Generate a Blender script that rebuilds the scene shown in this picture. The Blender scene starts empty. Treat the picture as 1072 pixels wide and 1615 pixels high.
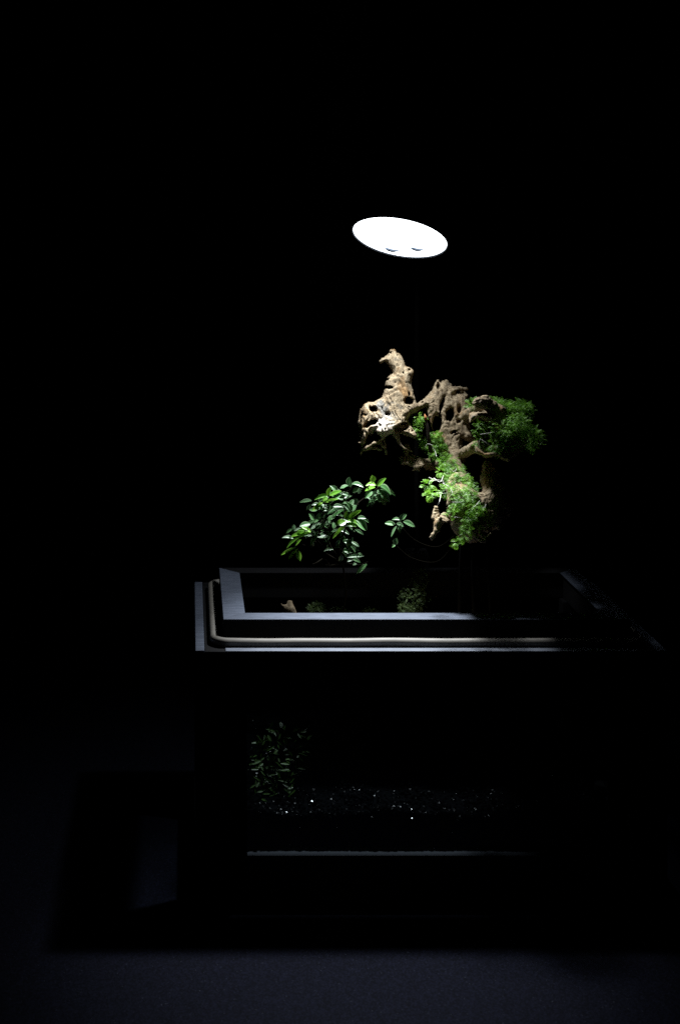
import bpy, bmesh, math, random
import numpy as np
from mathutils import Vector, Matrix

# ------------------------------------------------------------------ camera, world, exposure
S = bpy.context.scene
COL = S.collection
H = 0.888            # camera height above the cloth
DIST = 1.80          # camera to the front face of the tank (Y = 0)
F = 2233.0           # focal length in pixels of the 1072 px wide photograph
U0, V0 = 300.0, 330.0

cam_d = bpy.data.cameras.new('camera')
cam = bpy.data.objects.new('camera', cam_d); COL.objects.link(cam)
cam.location = (0, -DIST, H); cam.rotation_euler = (math.radians(90), 0, 0)
cam_d.sensor_fit = 'HORIZONTAL'; cam_d.sensor_width = 24.0; cam_d.lens = 24.0 * F / 1072.0
cam_d.shift_x = (536 - U0) / 1072.0
cam_d.shift_y = -(807.5 - V0) / 1072.0
cam_d.clip_start = 0.05; cam_d.clip_end = 60
cam_d.dof.use_dof = True; cam_d.dof.focus_distance = 1.97; cam_d.dof.aperture_fstop = 6.3
S.camera = cam

W = bpy.data.worlds.new('World'); S.world = W; W.use_nodes = True
W.node_tree.nodes['Background'].inputs[0].default_value = (0.0, 0.0, 0.0, 1)
W.node_tree.nodes['Background'].inputs[1].default_value = 0.0

S.view_settings.view_transform = 'Standard'; S.view_settings.look = 'None'
S.view_settings.exposure = 0.0; S.view_settings.gamma = 1.0
S.cycles.use_denoising = False
S.cycles.use_adaptive_sampling = False
S.cycles.light_sampling_threshold = 0.0
S.cycles.max_bounces = 8
S.cycles.transparent_max_bounces = 16
S.cycles.sample_clamp_indirect = 0.4
S.cycles.caustics_reflective = False; S.cycles.caustics_refractive = False

CORE_W, CORE_SIZE = 40.0, 50     # the lamp's narrow beam
WIDE_W, WIDE_SIZE = 7.2, 114    # the light it spreads round the beam
LENS_EMIT = 4.5      # the glowing face of the lamp

random.seed(7); RNG = np.random.default_rng(11)

def at(u, v, Y):
    """the point at depth Y that the photograph shows at pixel (u, v)"""
    k = (DIST + Y) / F
    return Vector(((u - U0) * k, Y, H - (v - V0) * k))

DY = 0.05             # everything growing on the wood is set back with it
# ------------------------------------------------------------------ small helpers
def tag(o, label=None, cat=None, group=None, kind=None):
    if label: o['label'] = label
    if cat: o['category'] = cat
    if group: o['group'] = group
    if kind: o['kind'] = kind
    return o

def empty(name, loc=(0, 0, 0)):
    o = bpy.data.objects.new(name, None); COL.objects.link(o); o.location = loc
    o.empty_display_size = 0.02
    return o

def link(name, me, parent=None, m=None, smooth=False):
    o = bpy.data.objects.new(name, me); COL.objects.link(o)
    if m and not me.materials: me.materials.append(m)
    if smooth: me.polygons.foreach_set('use_smooth', [True] * len(me.polygons))
    if parent:
        o.parent = parent
        o.location = -parent.location
    return o

def mesh(name, v, f):
    me = bpy.data.meshes.new(name); me.from_pydata([tuple(p) for p in v], [], f); me.update()
    return me

def bevel_box(name, lo, hi, m, parent, bev=0.0008, seg=2):
    bm = bmesh.new()
    bmesh.ops.create_cube(bm, size=1)
    for v in bm.verts:
        for k in range(3):
            v.co[k] = lo[k] if v.co[k] < 0 else hi[k]
    if bev: bmesh.ops.bevel(bm, geom=bm.edges[:], offset=bev, segments=seg, profile=0.7, affect='EDGES')
    me = bpy.data.meshes.new(name); bm.to_mesh(me); bm.free()
    return link(name, me, parent, m, smooth=False)

def prism(name, poly, z0, z1, m, parent, bev=0.0006):
    bm = bmesh.new()
    b = [bm.verts.new((x, y, z0)) for x, y in poly]; t = [bm.verts.new((x, y, z1)) for x, y in poly]
    n = len(poly)
    bm.faces.new(t); bm.faces.new(b[::-1])
    for i in range(n): bm.faces.new((b[i], b[(i + 1) % n], t[(i + 1) % n], t[i]))
    bmesh.ops.recalc_face_normals(bm, faces=bm.faces[:])
    if bev: bmesh.ops.bevel(bm, geom=bm.edges[:], offset=bev, segments=2, profile=0.7, affect='EDGES')
    me = bpy.data.meshes.new(name); bm.to_mesh(me); bm.free()
    return link(name, me, parent, m)

def tube_data(pts, rad, n=8, closed=False, cap=True):
    """vertices and faces of a tube through pts; rad a number or one per point"""
    pts = [Vector(p) for p in pts]; N = len(pts)
    rad = [rad] * N if isinstance(rad, (int, float)) else rad
    vs, fs = [], []
    prev = None
    for i, p in enumerate(pts):
        a = pts[(i - 1) % N] if (closed or i) else p
        b = pts[(i + 1) % N] if (closed or i < N - 1) else p
        t = (b - a)
        t = t.normalized() if t.length > 1e-9 else Vector((0, 0, 1))
        if prev is None:
            x = t.orthogonal().normalized()
        else:
            x = (prev - t * prev.dot(t))
            x = x.normalized() if x.length > 1e-6 else t.orthogonal().normalized()
        prev = x; y = t.cross(x)
        for k in range(n):
            an = 2 * math.pi * k / n
            vs.append(p + (x * math.cos(an) + y * math.sin(an)) * rad[i])
    for i in range(N if closed else N - 1):
        for k in range(n):
            a = i * n + k; b = i * n + (k + 1) % n; j = ((i + 1) % N) * n
            fs.append((a, b, j + (k + 1) % n, j + k))
    if cap and not closed:
        fs.append(tuple(range(n))[::-1]); fs.append(tuple((N - 1) * n + k for k in range(n)))
    return vs, fs

def tube(name, pts, rad, m, parent, n=8, closed=False):
    v, f = tube_data(pts, rad, n, closed)
    return link(name, mesh(name, v, f), parent, m, smooth=True)

def curve_pts(ctrl, n=24):
    """Catmull-Rom through the control points"""
    c = [Vector(p) for p in ctrl]; c = [c[0] * 2 - c[1]] + c + [c[-1] * 2 - c[-2]]
    out = []; seg = len(c) - 3
    for i in range(seg):
        for k in range(n // seg + 1):
            t = k / (n // seg + 1); a, b, d, e = c[i:i + 4]
            out.append(0.5 * ((2 * b) + (d - a) * t + (2 * a - 5 * b + 4 * d - e) * t * t + (-a + 3 * b - 3 * d + e) * t ** 3))
    out.append(c[-2]); return out

# ------------------------------------------------------------------ materials
def mat(name):
    m = bpy.data.materials.new(name); m.use_nodes = True
    nt = m.node_tree; return m, nt, nt.nodes['Principled BSDF']

def nd(nt, t, **kw):
    n = nt.nodes.new(t)
    for k, v in kw.items():
        if k in n.inputs: n.inputs[k].default_value = v
        else: setattr(n, k, v)
    return n

def ramp(nt, stops):
    r = nt.nodes.new('ShaderNodeValToRGB'); e = r.color_ramp.elements
    while len(e) < len(stops): e.new(0.5)
    for x, (p, c) in zip(e, stops): x.position = p; x.color = (*c, 1)
    return r

def mapped(nt, scale=(1, 1, 1)):
    tc = nt.nodes.new('ShaderNodeTexCoord'); mp = nt.nodes.new('ShaderNodeMapping')
    mp.inputs['Scale'].default_value = scale
    nt.links.new(tc.outputs['Object'], mp.inputs['Vector']); return mp

def bump(nt, src, bs, strength, dist):
    b = nd(nt, 'ShaderNodeBump', Strength=strength, Distance=dist)
    nt.links.new(src, b.inputs['Height']); nt.links.new(b.outputs['Normal'], bs.inputs['Normal']); return b

def frame_mat():
    m, nt, bs = mat('black_anodised_frame')
    mp = mapped(nt, (60, 400, 400)); n = nd(nt, 'ShaderNodeTexNoise', Scale=1.0, Detail=6.0)
    nt.links.new(mp.outputs[0], n.inputs['Vector'])
    r = ramp(nt, [(0.3, (0.044, 0.054, 0.078)), (0.7, (0.088, 0.104, 0.142))])
    nt.links.new(n.outputs['Fac'], r.inputs[0]); nt.links.new(r.outputs[0], bs.inputs['Base Color'])
    mp2 = mapped(nt, (900, 900, 900)); n2 = nd(nt, 'ShaderNodeTexNoise', Scale=1.0, Detail=4.0)
    nt.links.new(mp2.outputs[0], n2.inputs['Vector'])
    bump(nt, n2.outputs['Fac'], bs, 0.25, 0.0006)
    bs.inputs['Roughness'].default_value = 0.55
    return m

def plain(name, c, rough, metal=0.0):
    m, nt, bs = mat(name)
    bs.inputs['Base Color'].default_value = (*c, 1); bs.inputs['Roughness'].default_value = rough
    bs.inputs['Metallic'].default_value = metal
    return m

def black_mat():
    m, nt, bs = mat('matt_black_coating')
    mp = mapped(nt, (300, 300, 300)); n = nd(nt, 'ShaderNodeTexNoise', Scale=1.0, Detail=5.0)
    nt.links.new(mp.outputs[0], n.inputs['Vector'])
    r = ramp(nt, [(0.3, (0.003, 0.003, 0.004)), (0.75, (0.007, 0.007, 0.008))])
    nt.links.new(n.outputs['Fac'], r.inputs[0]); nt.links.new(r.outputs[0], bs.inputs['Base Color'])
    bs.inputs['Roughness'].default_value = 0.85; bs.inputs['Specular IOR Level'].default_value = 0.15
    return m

def seal_mat():
    m, nt, bs = mat('pale_rubber_seal')
    mp = mapped(nt, (50, 300, 300)); n = nd(nt, 'ShaderNodeTexNoise', Scale=1.0, Detail=6.0)
    nt.links.new(mp.outputs[0], n.inputs['Vector'])
    r = ramp(nt, [(0.25, (0.11, 0.102, 0.088)), (0.7, (0.19, 0.178, 0.158))])
    nt.links.new(n.outputs['Fac'], r.inputs[0]); nt.links.new(r.outputs[0], bs.inputs['Base Color'])
    bs.inputs['Roughness'].default_value = 0.6
    return m

def cloth_mat():
    m, nt, bs = mat('dark_blue_cloth')
    mp = mapped(nt, (1, 1, 1))
    v = nd(nt, 'ShaderNodeTexVoronoi', Scale=520.0); nt.links.new(mp.outputs[0], v.inputs['Vector'])
    r = ramp(nt, [(0.0, (0.0056, 0.0066, 0.0160)), (0.7, (0.0012, 0.0016, 0.0046)), (1.0, (0.0012, 0.0016, 0.0046))])
    nt.links.new(v.outputs['Color'], r.inputs[0])
    sp = nd(nt, 'ShaderNodeTexNoise', Scale=420.0, Detail=2.0); nt.links.new(mp.outputs[0], sp.inputs['Vector'])
    r2 = ramp(nt, [(0.69, (0, 0, 0)), (0.76, (1, 1, 1))]); nt.links.new(sp.outputs['Fac'], r2.inputs[0])
    mx = nd(nt, 'ShaderNodeMixRGB'); mx.inputs[2].default_value = (0.03, 0.034, 0.05, 1)
    nt.links.new(r2.outputs[0], mx.inputs[0]); nt.links.new(r.outputs[0], mx.inputs[1])
    nt.links.new(mx.outputs[0], bs.inputs['Base Color'])
    bump(nt, v.outputs['Distance'], bs, 0.5, 0.001)
    bs.inputs['Roughness'].default_value = 0.95; bs.inputs['Specular IOR Level'].default_value = 0.1
    return m

def glass_mat():
    m = bpy.data.materials.new('clear_tank_glass'); m.use_nodes = True; nt = m.node_tree
    nt.nodes.clear(); out = nt.nodes.new('ShaderNodeOutputMaterial')
    tr = nd(nt, 'ShaderNodeBsdfTransparent'); tr.inputs[0].default_value = (0.66, 0.70, 0.72, 1)
    gl = nd(nt, 'ShaderNodeBsdfGlossy'); gl.inputs['Roughness'].default_value = 0.03
    fr = nd(nt, 'ShaderNodeFresnel', IOR=1.45); mx = nt.nodes.new('ShaderNodeMixShader')
    ge = nt.nodes.new('ShaderNodeNewGeometry'); iv = nd(nt, 'ShaderNodeMath', operation='SUBTRACT'); iv.inputs[0].default_value = 1.0
    nt.links.new(ge.outputs['Backfacing'], iv.inputs[1]); fm = nd(nt, 'ShaderNodeMath', operation='MULTIPLY')
    nt.links.new(fr.outputs[0], fm.inputs[0]); nt.links.new(iv.outputs[0], fm.inputs[1]); nt.links.new(fm.outputs[0], mx.inputs[0]); nt.links.new(tr.outputs[0], mx.inputs[1]); nt.links.new(gl.outputs[0], mx.inputs[2])
    nt.links.new(mx.outputs[0], out.inputs[0]); return m

def wood_mat():
    m, nt, bs = mat('weathered_driftwood')
    mp = mapped(nt, (140, 140, 42)); n = nd(nt, 'ShaderNodeTexNoise', Scale=1.0, Detail=9.0, Roughness=0.68, Distortion=1.2)
    nt.links.new(mp.outputs[0], n.inputs['Vector'])
    r = ramp(nt, [(0.25, (0.060, 0.042, 0.025)), (0.38, (0.185, 0.138, 0.084)), (0.54, (0.310, 0.245, 0.158)), (0.78, (0.430, 0.360, 0.255))])
    nt.links.new(n.outputs['Fac'], r.inputs[0])
    mp2 = mapped(nt, (34, 34, 34)); n2 = nd(nt, 'ShaderNodeTexNoise', Scale=1.0, Detail=4.0, Roughness=0.6)
    nt.links.new(mp2.outputs[0], n2.inputs['Vector'])
    # rusty patches
    r2 = ramp(nt, [(0.55, (0, 0, 0)), (0.68, (1, 1, 1))]); nt.links.new(n2.outputs['Fac'], r2.inputs[0])
    mul = nd(nt, 'ShaderNodeMixRGB'); mul.blend_type = 'MULTIPLY'; mul.inputs[2].default_value = (0.95, 0.74, 0.52, 1)
    nt.links.new(r2.outputs[0], mul.inputs[0]); nt.links.new(r.outputs[0], mul.inputs[1])
    # grey weathering, including the grey patch above the pale snag
    geo = nt.nodes.new('ShaderNodeTexCoord')
    sub = nt.nodes.new('ShaderNodeVectorMath'); sub.operation = 'DISTANCE'
    g = at(607, 647, 0.20); sub.inputs[1].default_value = (g.x, g.y, g.z)
    nt.links.new(geo.outputs['Object'], sub.inputs[0])
    mr = nd(nt, 'ShaderNodeMapRange'); mr.inputs[1].default_value = 0.008; mr.inputs[2].default_value = 0.022; mr.inputs[3].default_value = 0.34; mr.inputs[4].default_value = 0.0
    nt.links.new(sub.outputs['Value'], mr.inputs[0])
    n3 = nd(nt, 'ShaderNodeTexNoise', Scale=70.0, Detail=5.0); nt.links.new(geo.outputs['Object'], n3.inputs['Vector'])
    add = nd(nt, 'ShaderNodeMath', operation='ADD'); nt.links.new(mr.outputs[0], add.inputs[0]); nt.links.new(n3.outputs['Fac'], add.inputs[1])
    r3 = ramp(nt, [(0.64, (0, 0, 0)), (0.76, (0.85, 0.85, 0.85))]); nt.links.new(add.outputs[0], r3.inputs[0])
    gm = nd(nt, 'ShaderNodeMixRGB'); gm.inputs[2].default_value = (0.155, 0.155, 0.145, 1)
    nt.links.new(r3.outputs[0], gm.inputs[0]); nt.links.new(mul.outputs[0], gm.inputs[1])
    # bleached snag
    sb = nt.nodes.new('ShaderNodeVectorMath'); sb.operation = 'DISTANCE'
    g = at(604, 674, 0.192); sb.inputs[1].default_value = (g.x, g.y, g.z); nt.links.new(geo.outputs['Object'], sb.inputs[0])
    mb = nd(nt, 'ShaderNodeMapRange'); mb.inputs[1].default_value = 0.006; mb.inputs[2].default_value = 0.021; mb.inputs[3].default_value = 0.95; mb.inputs[4].default_value = 0.0
    nt.links.new(sb.outputs['Value'], mb.inputs[0])
    bmx = nd(nt, 'ShaderNodeMixRGB'); bmx.inputs[2].default_value = (0.72, 0.65, 0.56, 1)
    nt.links.new(mb.outputs[0], bmx.inputs[0]); nt.links.new(gm.outputs[0], bmx.inputs[1])
    # fine grain and worm specks
    mp4 = mapped(nt, (650, 650, 260)); n4 = nd(nt, 'ShaderNodeTexNoise', Scale=1.0, Detail=4.0)
    nt.links.new(mp4.outputs[0], n4.inputs['Vector'])
    r4 = ramp(nt, [(0.30, (0.35, 0.31, 0.28)), (0.48, (1, 1, 1))]); nt.links.new(n4.outputs['Fac'], r4.inputs[0])
    m4 = nd(nt, 'ShaderNodeMixRGB'); m4.blend_type = 'MULTIPLY'; m4.inputs[0].default_value = 0.9
    nt.links.new(bmx.outputs[0], m4.inputs[1]); nt.links.new(r4.outputs[0], m4.inputs[2])
    nt.links.new(m4.outputs[0], bs.inputs['Base Color'])
    b1 = bump(nt, n4.outputs['Fac'], bs, 0.55, 0.0012)
    b0 = nd(nt, 'ShaderNodeBump', Strength=0.6, Distance=0.004); nt.links.new(n.outputs['Fac'], b0.inputs['Height'])
    nt.links.new(b0.outputs['Normal'], b1.inputs['Normal'])
    bs.inputs['Roughness'].default_value = 0.88; bs.inputs['Specular IOR Level'].default_value = 0.2
    return m

def foliage_mat(name, dark, light, trans, rough, nscale, edge=None):
    """leaf material: glossy face, light passing through; edge gives a pale midrib and margin from the UV map"""
    m, nt, bs = mat(name)
    oi = nt.nodes.new('ShaderNodeObjectInfo'); tc = nt.nodes.new('ShaderNodeTexCoord')
    n = nd(nt, 'ShaderNodeTexNoise', Scale=nscale, Detail=4.0); nt.links.new(tc.outputs['Object'], n.inputs['Vector'])
    a = nd(nt, 'ShaderNodeMath', operation='MULTIPLY_ADD'); a.inputs[1].default_value = 0.55 if edge else 0.0
    nt.links.new(oi.outputs['Random'], a.inputs[0]); nt.links.new(n.outputs['Fac'], a.inputs[2])
    if edge: 
        s = nd(nt, 'ShaderNodeMath', operation='SUBTRACT'); s.inputs[1].default_value = 0.27
        nt.links.new(a.outputs[0], s.inputs[0]); src = s.outputs[0]
    else: src = a.outputs[0]
    r = ramp(nt, [(0.25, dark), (0.75, light)]); nt.links.new(src, r.inputs[0])
    col = r.outputs[0]
    if edge:
        uv = nt.nodes.new('ShaderNodeSeparateXYZ'); nt.links.new(tc.outputs['UV'], uv.inputs[0])
        k = nd(nt, 'ShaderNodeMath', operation='SUBTRACT'); k.inputs[1].default_value = 0.5; nt.links.new(uv.outputs['Y'], k.inputs[0])
        ab = nd(nt, 'ShaderNodeMath', operation='ABSOLUTE'); nt.links.new(k.outputs[0], ab.inputs[0])
        er = ramp(nt, [(0.0, (1, 1, 1)), (0.035, (0, 0, 0)), (0.40, (0, 0, 0)), (0.49, (0.8, 0.8, 0.8))]); nt.links.new(ab.outputs[0], er.inputs[0])
        mx = nd(nt, 'ShaderNodeMixRGB'); mx.inputs[2].default_value = (*edge, 1)
        nt.links.new(er.outputs[0], mx.inputs[0]); nt.links.new(col, mx.inputs[1]); col = mx.outputs[0]
    nt.links.new(col, bs.inputs['Base Color']); bs.inputs['Roughness'].default_value = rough; bs.inputs['Specular IOR Level'].default_value = 0.8 if edge else 0.5
    t = nt.nodes.new('ShaderNodeBsdfTranslucent'); nt.links.new(col, t.inputs[0])
    ms = nt.nodes.new('ShaderNodeMixShader'); ms.inputs[0].default_value = trans
    out = nt.nodes['Material Output']
    nt.links.new(bs.outputs[0], ms.inputs[1]); nt.links.new(t.outputs[0], ms.inputs[2]); nt.links.new(ms.outputs[0], out.inputs[0])
    return m

def gravel_mat():
    m, nt, bs = mat('wet_dark_gravel')
    oi = nt.nodes.new('ShaderNodeTexCoord'); n = nd(nt, 'ShaderNodeTexNoise', Scale=220.0, Detail=3.0); nt.links.new(oi.outputs['Object'], n.inputs['Vector'])
    r = ramp(nt, [(0.3, (0.0005, 0.0006, 0.0007)), (0.7, (0.0022, 0.0025, 0.0029))]); nt.links.new(n.outputs['Fac'], r.inputs[0])
    nt.links.new(r.outputs[0], bs.inputs['Base Color']); bs.inputs['Roughness'].default_value = 0.22
    ge = nt.nodes.new('ShaderNodeNewGeometry'); rr = ramp(nt, [(0.80, (0.02, 0.02, 0.02)), (0.95, (0.6, 0.6, 0.6))]); nt.links.new(ge.outputs['Random Per Island'], rr.inputs[0]); nt.links.new(rr.outputs[0], bs.inputs['Specular IOR Level'])
    return m

def emit_mat():
    m = bpy.data.materials.new('glowing_lens'); m.use_nodes = True; nt = m.node_tree; nt.nodes.clear()
    e = nd(nt, 'ShaderNodeEmission', Strength=LENS_EMIT); e.inputs[0].default_value = (0.90, 0.96, 1.0, 1)
    o = nt.nodes.new('ShaderNodeOutputMaterial'); nt.links.new(e.outputs[0], o.inputs[0]); return m

M_FRAME, M_BLACK, M_SEAL, M_CLOTH = frame_mat(), black_mat(), seal_mat(), cloth_mat()
M_LIP = M_FRAME.copy(); M_LIP.name = 'brushed_lip'
for e, c in zip([n for n in M_LIP.node_tree.nodes if n.type == 'VALTORGB'][0].color_ramp.elements, ((0.075, 0.086, 0.112), (0.135, 0.152, 0.190))): e.color = (*c, 1)
M_RAIL = plain('dull_black_bottom_rail', (0.020, 0.024, 0.033), 0.6)
M_GLASS, M_WOOD, M_GRAVEL, M_LENS = glass_mat(), wood_mat(), gravel_mat(), emit_mat()
M_RIM = plain('grey_lamp_rim', (0.10, 0.11, 0.13), 0.35)
M_SLOT = plain('grey_lens_slot', (0.22, 0.27, 0.36), 0.5)
M_HOUSE = plain('black_lamp_paint', (0.002, 0.002, 0.002), 0.8)
M_HOUSE.node_tree.nodes['Principled BSDF'].inputs['Specular IOR Level'].default_value = 0.05
M_MATURE = foliage_mat('mature_leaf', (0.012, 0.050, 0.014), (0.040, 0.130, 0.030), 0.12, 0.42, 60, (0.30, 0.42, 0.24))
M_YOUNG = foliage_mat('young_leaf', (0.060, 0.200, 0.012), (0.150, 0.360, 0.020), 0.32, 0.36, 60, (0.30, 0.46, 0.12))
M_STEM = plain('brown_stem', (0.006, 0.005, 0.003), 0.9)
M_STEM.node_tree.nodes['Principled BSDF'].inputs['Specular IOR Level'].default_value = 0.05
M_FERN = foliage_mat('bright_frond', (0.030, 0.140, 0.006), (0.270, 0.560, 0.050), 0.35, 0.45, 70)
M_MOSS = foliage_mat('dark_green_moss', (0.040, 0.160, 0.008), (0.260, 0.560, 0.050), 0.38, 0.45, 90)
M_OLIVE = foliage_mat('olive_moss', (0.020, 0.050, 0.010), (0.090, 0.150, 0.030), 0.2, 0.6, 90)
M_THREAD = plain('pale_root_thread', (0.50, 0.50, 0.44), 0.6)
M_WATERPLANT = foliage_mat('lower_plant_leaf', (0.013, 0.036, 0.004), (0.040, 0.090, 0.012), 0.25, 0.45, 60)
M_TIP = plain('broken_orange_wood', (0.42, 0.17, 0.06), 0.8)
M_BARK = plain('dark_twig_bark', (0.022, 0.014, 0.009), 0.85)

# ------------------------------------------------------------------ the lamp (its own light is part of it)
LAMP = at(630, 375, 0.180)
N = Vector((-0.225, -0.385, -0.895)).normalized()       # the way its face looks
def lamp():
    t = empty('lamp', LAMP); tag(t, 'round white glowing lamp tilted down above the driftwood', 'lamp')
    q = N.to_track_quat('Z', 'Y').to_matrix()
    P = lambda r, a, h: LAMP + q @ Vector((r * math.cos(a), r * math.sin(a), h))
    R = 0.0656
    n = 64
    # lens: a shallow dome
    vs, fs = [], []
    rings = [(0.0, 0.0030), (0.25, 0.0029), (0.5, 0.0025), (0.75, 0.0015), (0.93, 0.0003), (1.0, -0.0012)]
    vs.append(P(0, 0, rings[0][1]))
    for k, (rr, h) in enumerate(rings[1:]):
        for i in range(n): vs.append(P(R * rr, 2 * math.pi * i / n, h))
    for i in range(n): fs.append((0, 1 + i, 1 + (i + 1) % n))
    for k in range(len(rings) - 2):
        for i in range(n):
            a = 1 + k * n + i; b = 1 + k * n + (i + 1) % n; fs.append((a, a + n, b + n, b))
    link('lens', mesh('lens', vs, fs), t, M_LENS, True)
    # two dark slots in the lower edge of the face, each a curved strip
    inv = q.inverted()
    for (u0, v0), (u1, v1), sag in (((608, 391), (631, 394), 2.0), ((648, 390), (670, 393), 1.6)):
        pts = []
        for k in range(9):
            s = k / 8; u = u0 + (u1 - u0) * s; v = v0 + (v1 - v0) * s + sag * math.sin(math.pi * s)
            # the point of the lens plane on that line
            o = Vector((0, -DIST, H)); d = at(u, v, 0.18) - o
            tt = (LAMP + N * 0.0034 - o).dot(N) / d.dot(N); pts.append(o + d * tt)
        rad = [0.0008 + 0.0022 * math.sin(math.pi * min(1, 0.15 + k / 8)) for k in range(9)]
        tube('slot', pts, rad, M_SLOT, t, 6)
    # rim and housing
    def lathe(name, prof, m):
        vs, fs = [], []
        for (r, h) in prof:
            for i in range(n): vs.append(P(r, 2 * math.pi * i / n, h))
        for k in range(len(prof) - 1):
            for i in range(n):
                a = k * n + i; b = k * n + (i + 1) % n; fs.append((a, b, b + n, a + n))
        return link(name, mesh(name, vs, fs), t, m, True)
    lathe('rim', [(R * 1.003, -0.0014), (R * 1.012, 0.0004), (R * 1.026, 0.0006), (R * 1.034, -0.001), (R * 1.030, -0.009), (R * 1.0, -0.012)], M_RIM)
    lathe('housing', [(R * 1.018, -0.010), (R * 1.012, -0.022), (R * 0.86, -0.048), (R * 0.60, -0.078), (R * 0.46, -0.100), (R * 0.42, -0.128), (0.0005, -0.132)], M_HOUSE)
    # the arm that carries it, clamped to the back rail
    top = LAMP - N * 0.128
    foot = Vector((0.338, 0.316, 0.372))
    arm = curve_pts([foot, foot + Vector((0, 0.002, 0.25)), foot + Vector((0, 0.0, 0.56)), foot + Vector((-0.01, -0.04, 0.68)), top + Vector((0.012, 0.03, 0.035)), top], 60)
    tube('arm', arm, 0.0035, M_HOUSE, t, 10)
    bevel_box('clamp', (0.322, 0.300, 0.338), (0.354, 0.332, 0.378), M_BLACK, t, 0.002)
    # the light it gives
    beam = Vector((-0.11, -0.27, -0.955))
    for w, size, soft in ((CORE_W, CORE_SIZE, 0.026), (WIDE_W, WIDE_SIZE, 0.012)):
        L = bpy.data.lights.new('lamp_light', 'SPOT'); L.energy = w; L.color = (0.93, 0.97, 1.0)
        L.spot_size = math.radians(size); L.spot_blend = 1.0; L.shadow_soft_size = soft
        lo = bpy.data.objects.new('lamp_light', L); COL.objects.link(lo); lo.parent = t
        lo.location = N * 0.020; lo.rotation_euler = (-beam).to_track_quat('Z', 'Y').to_euler()
lamp()

# ------------------------------------------------------------------ setting: the cloth everything stands on
def cloth():
    n = 90; vs, fs = [], []
    xs = np.linspace(-2.2, 2.6, n); ys = np.linspace(-1.7, 2.6, n)
    for y in ys:
        for x in xs:
            z = 0.0016 * math.sin(x * 3.1 + 1.3 * math.sin(y * 2.2)) * math.sin(y * 2.7 + 0.6)
            if -0.3 < x < 1.0 and -0.25 < y < 0.6: z *= 0.1
            vs.append((x, y, z - 0.0017))
    for j in range(n - 1):
        for i in range(n - 1):
            a = j * n + i; fs.append((a, a + 1, a + n + 1, a + n))
    o = link('table_cloth', mesh('table_cloth', vs, fs), None, M_CLOTH, True)
    tag(o, kind='structure')
cloth()

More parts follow.
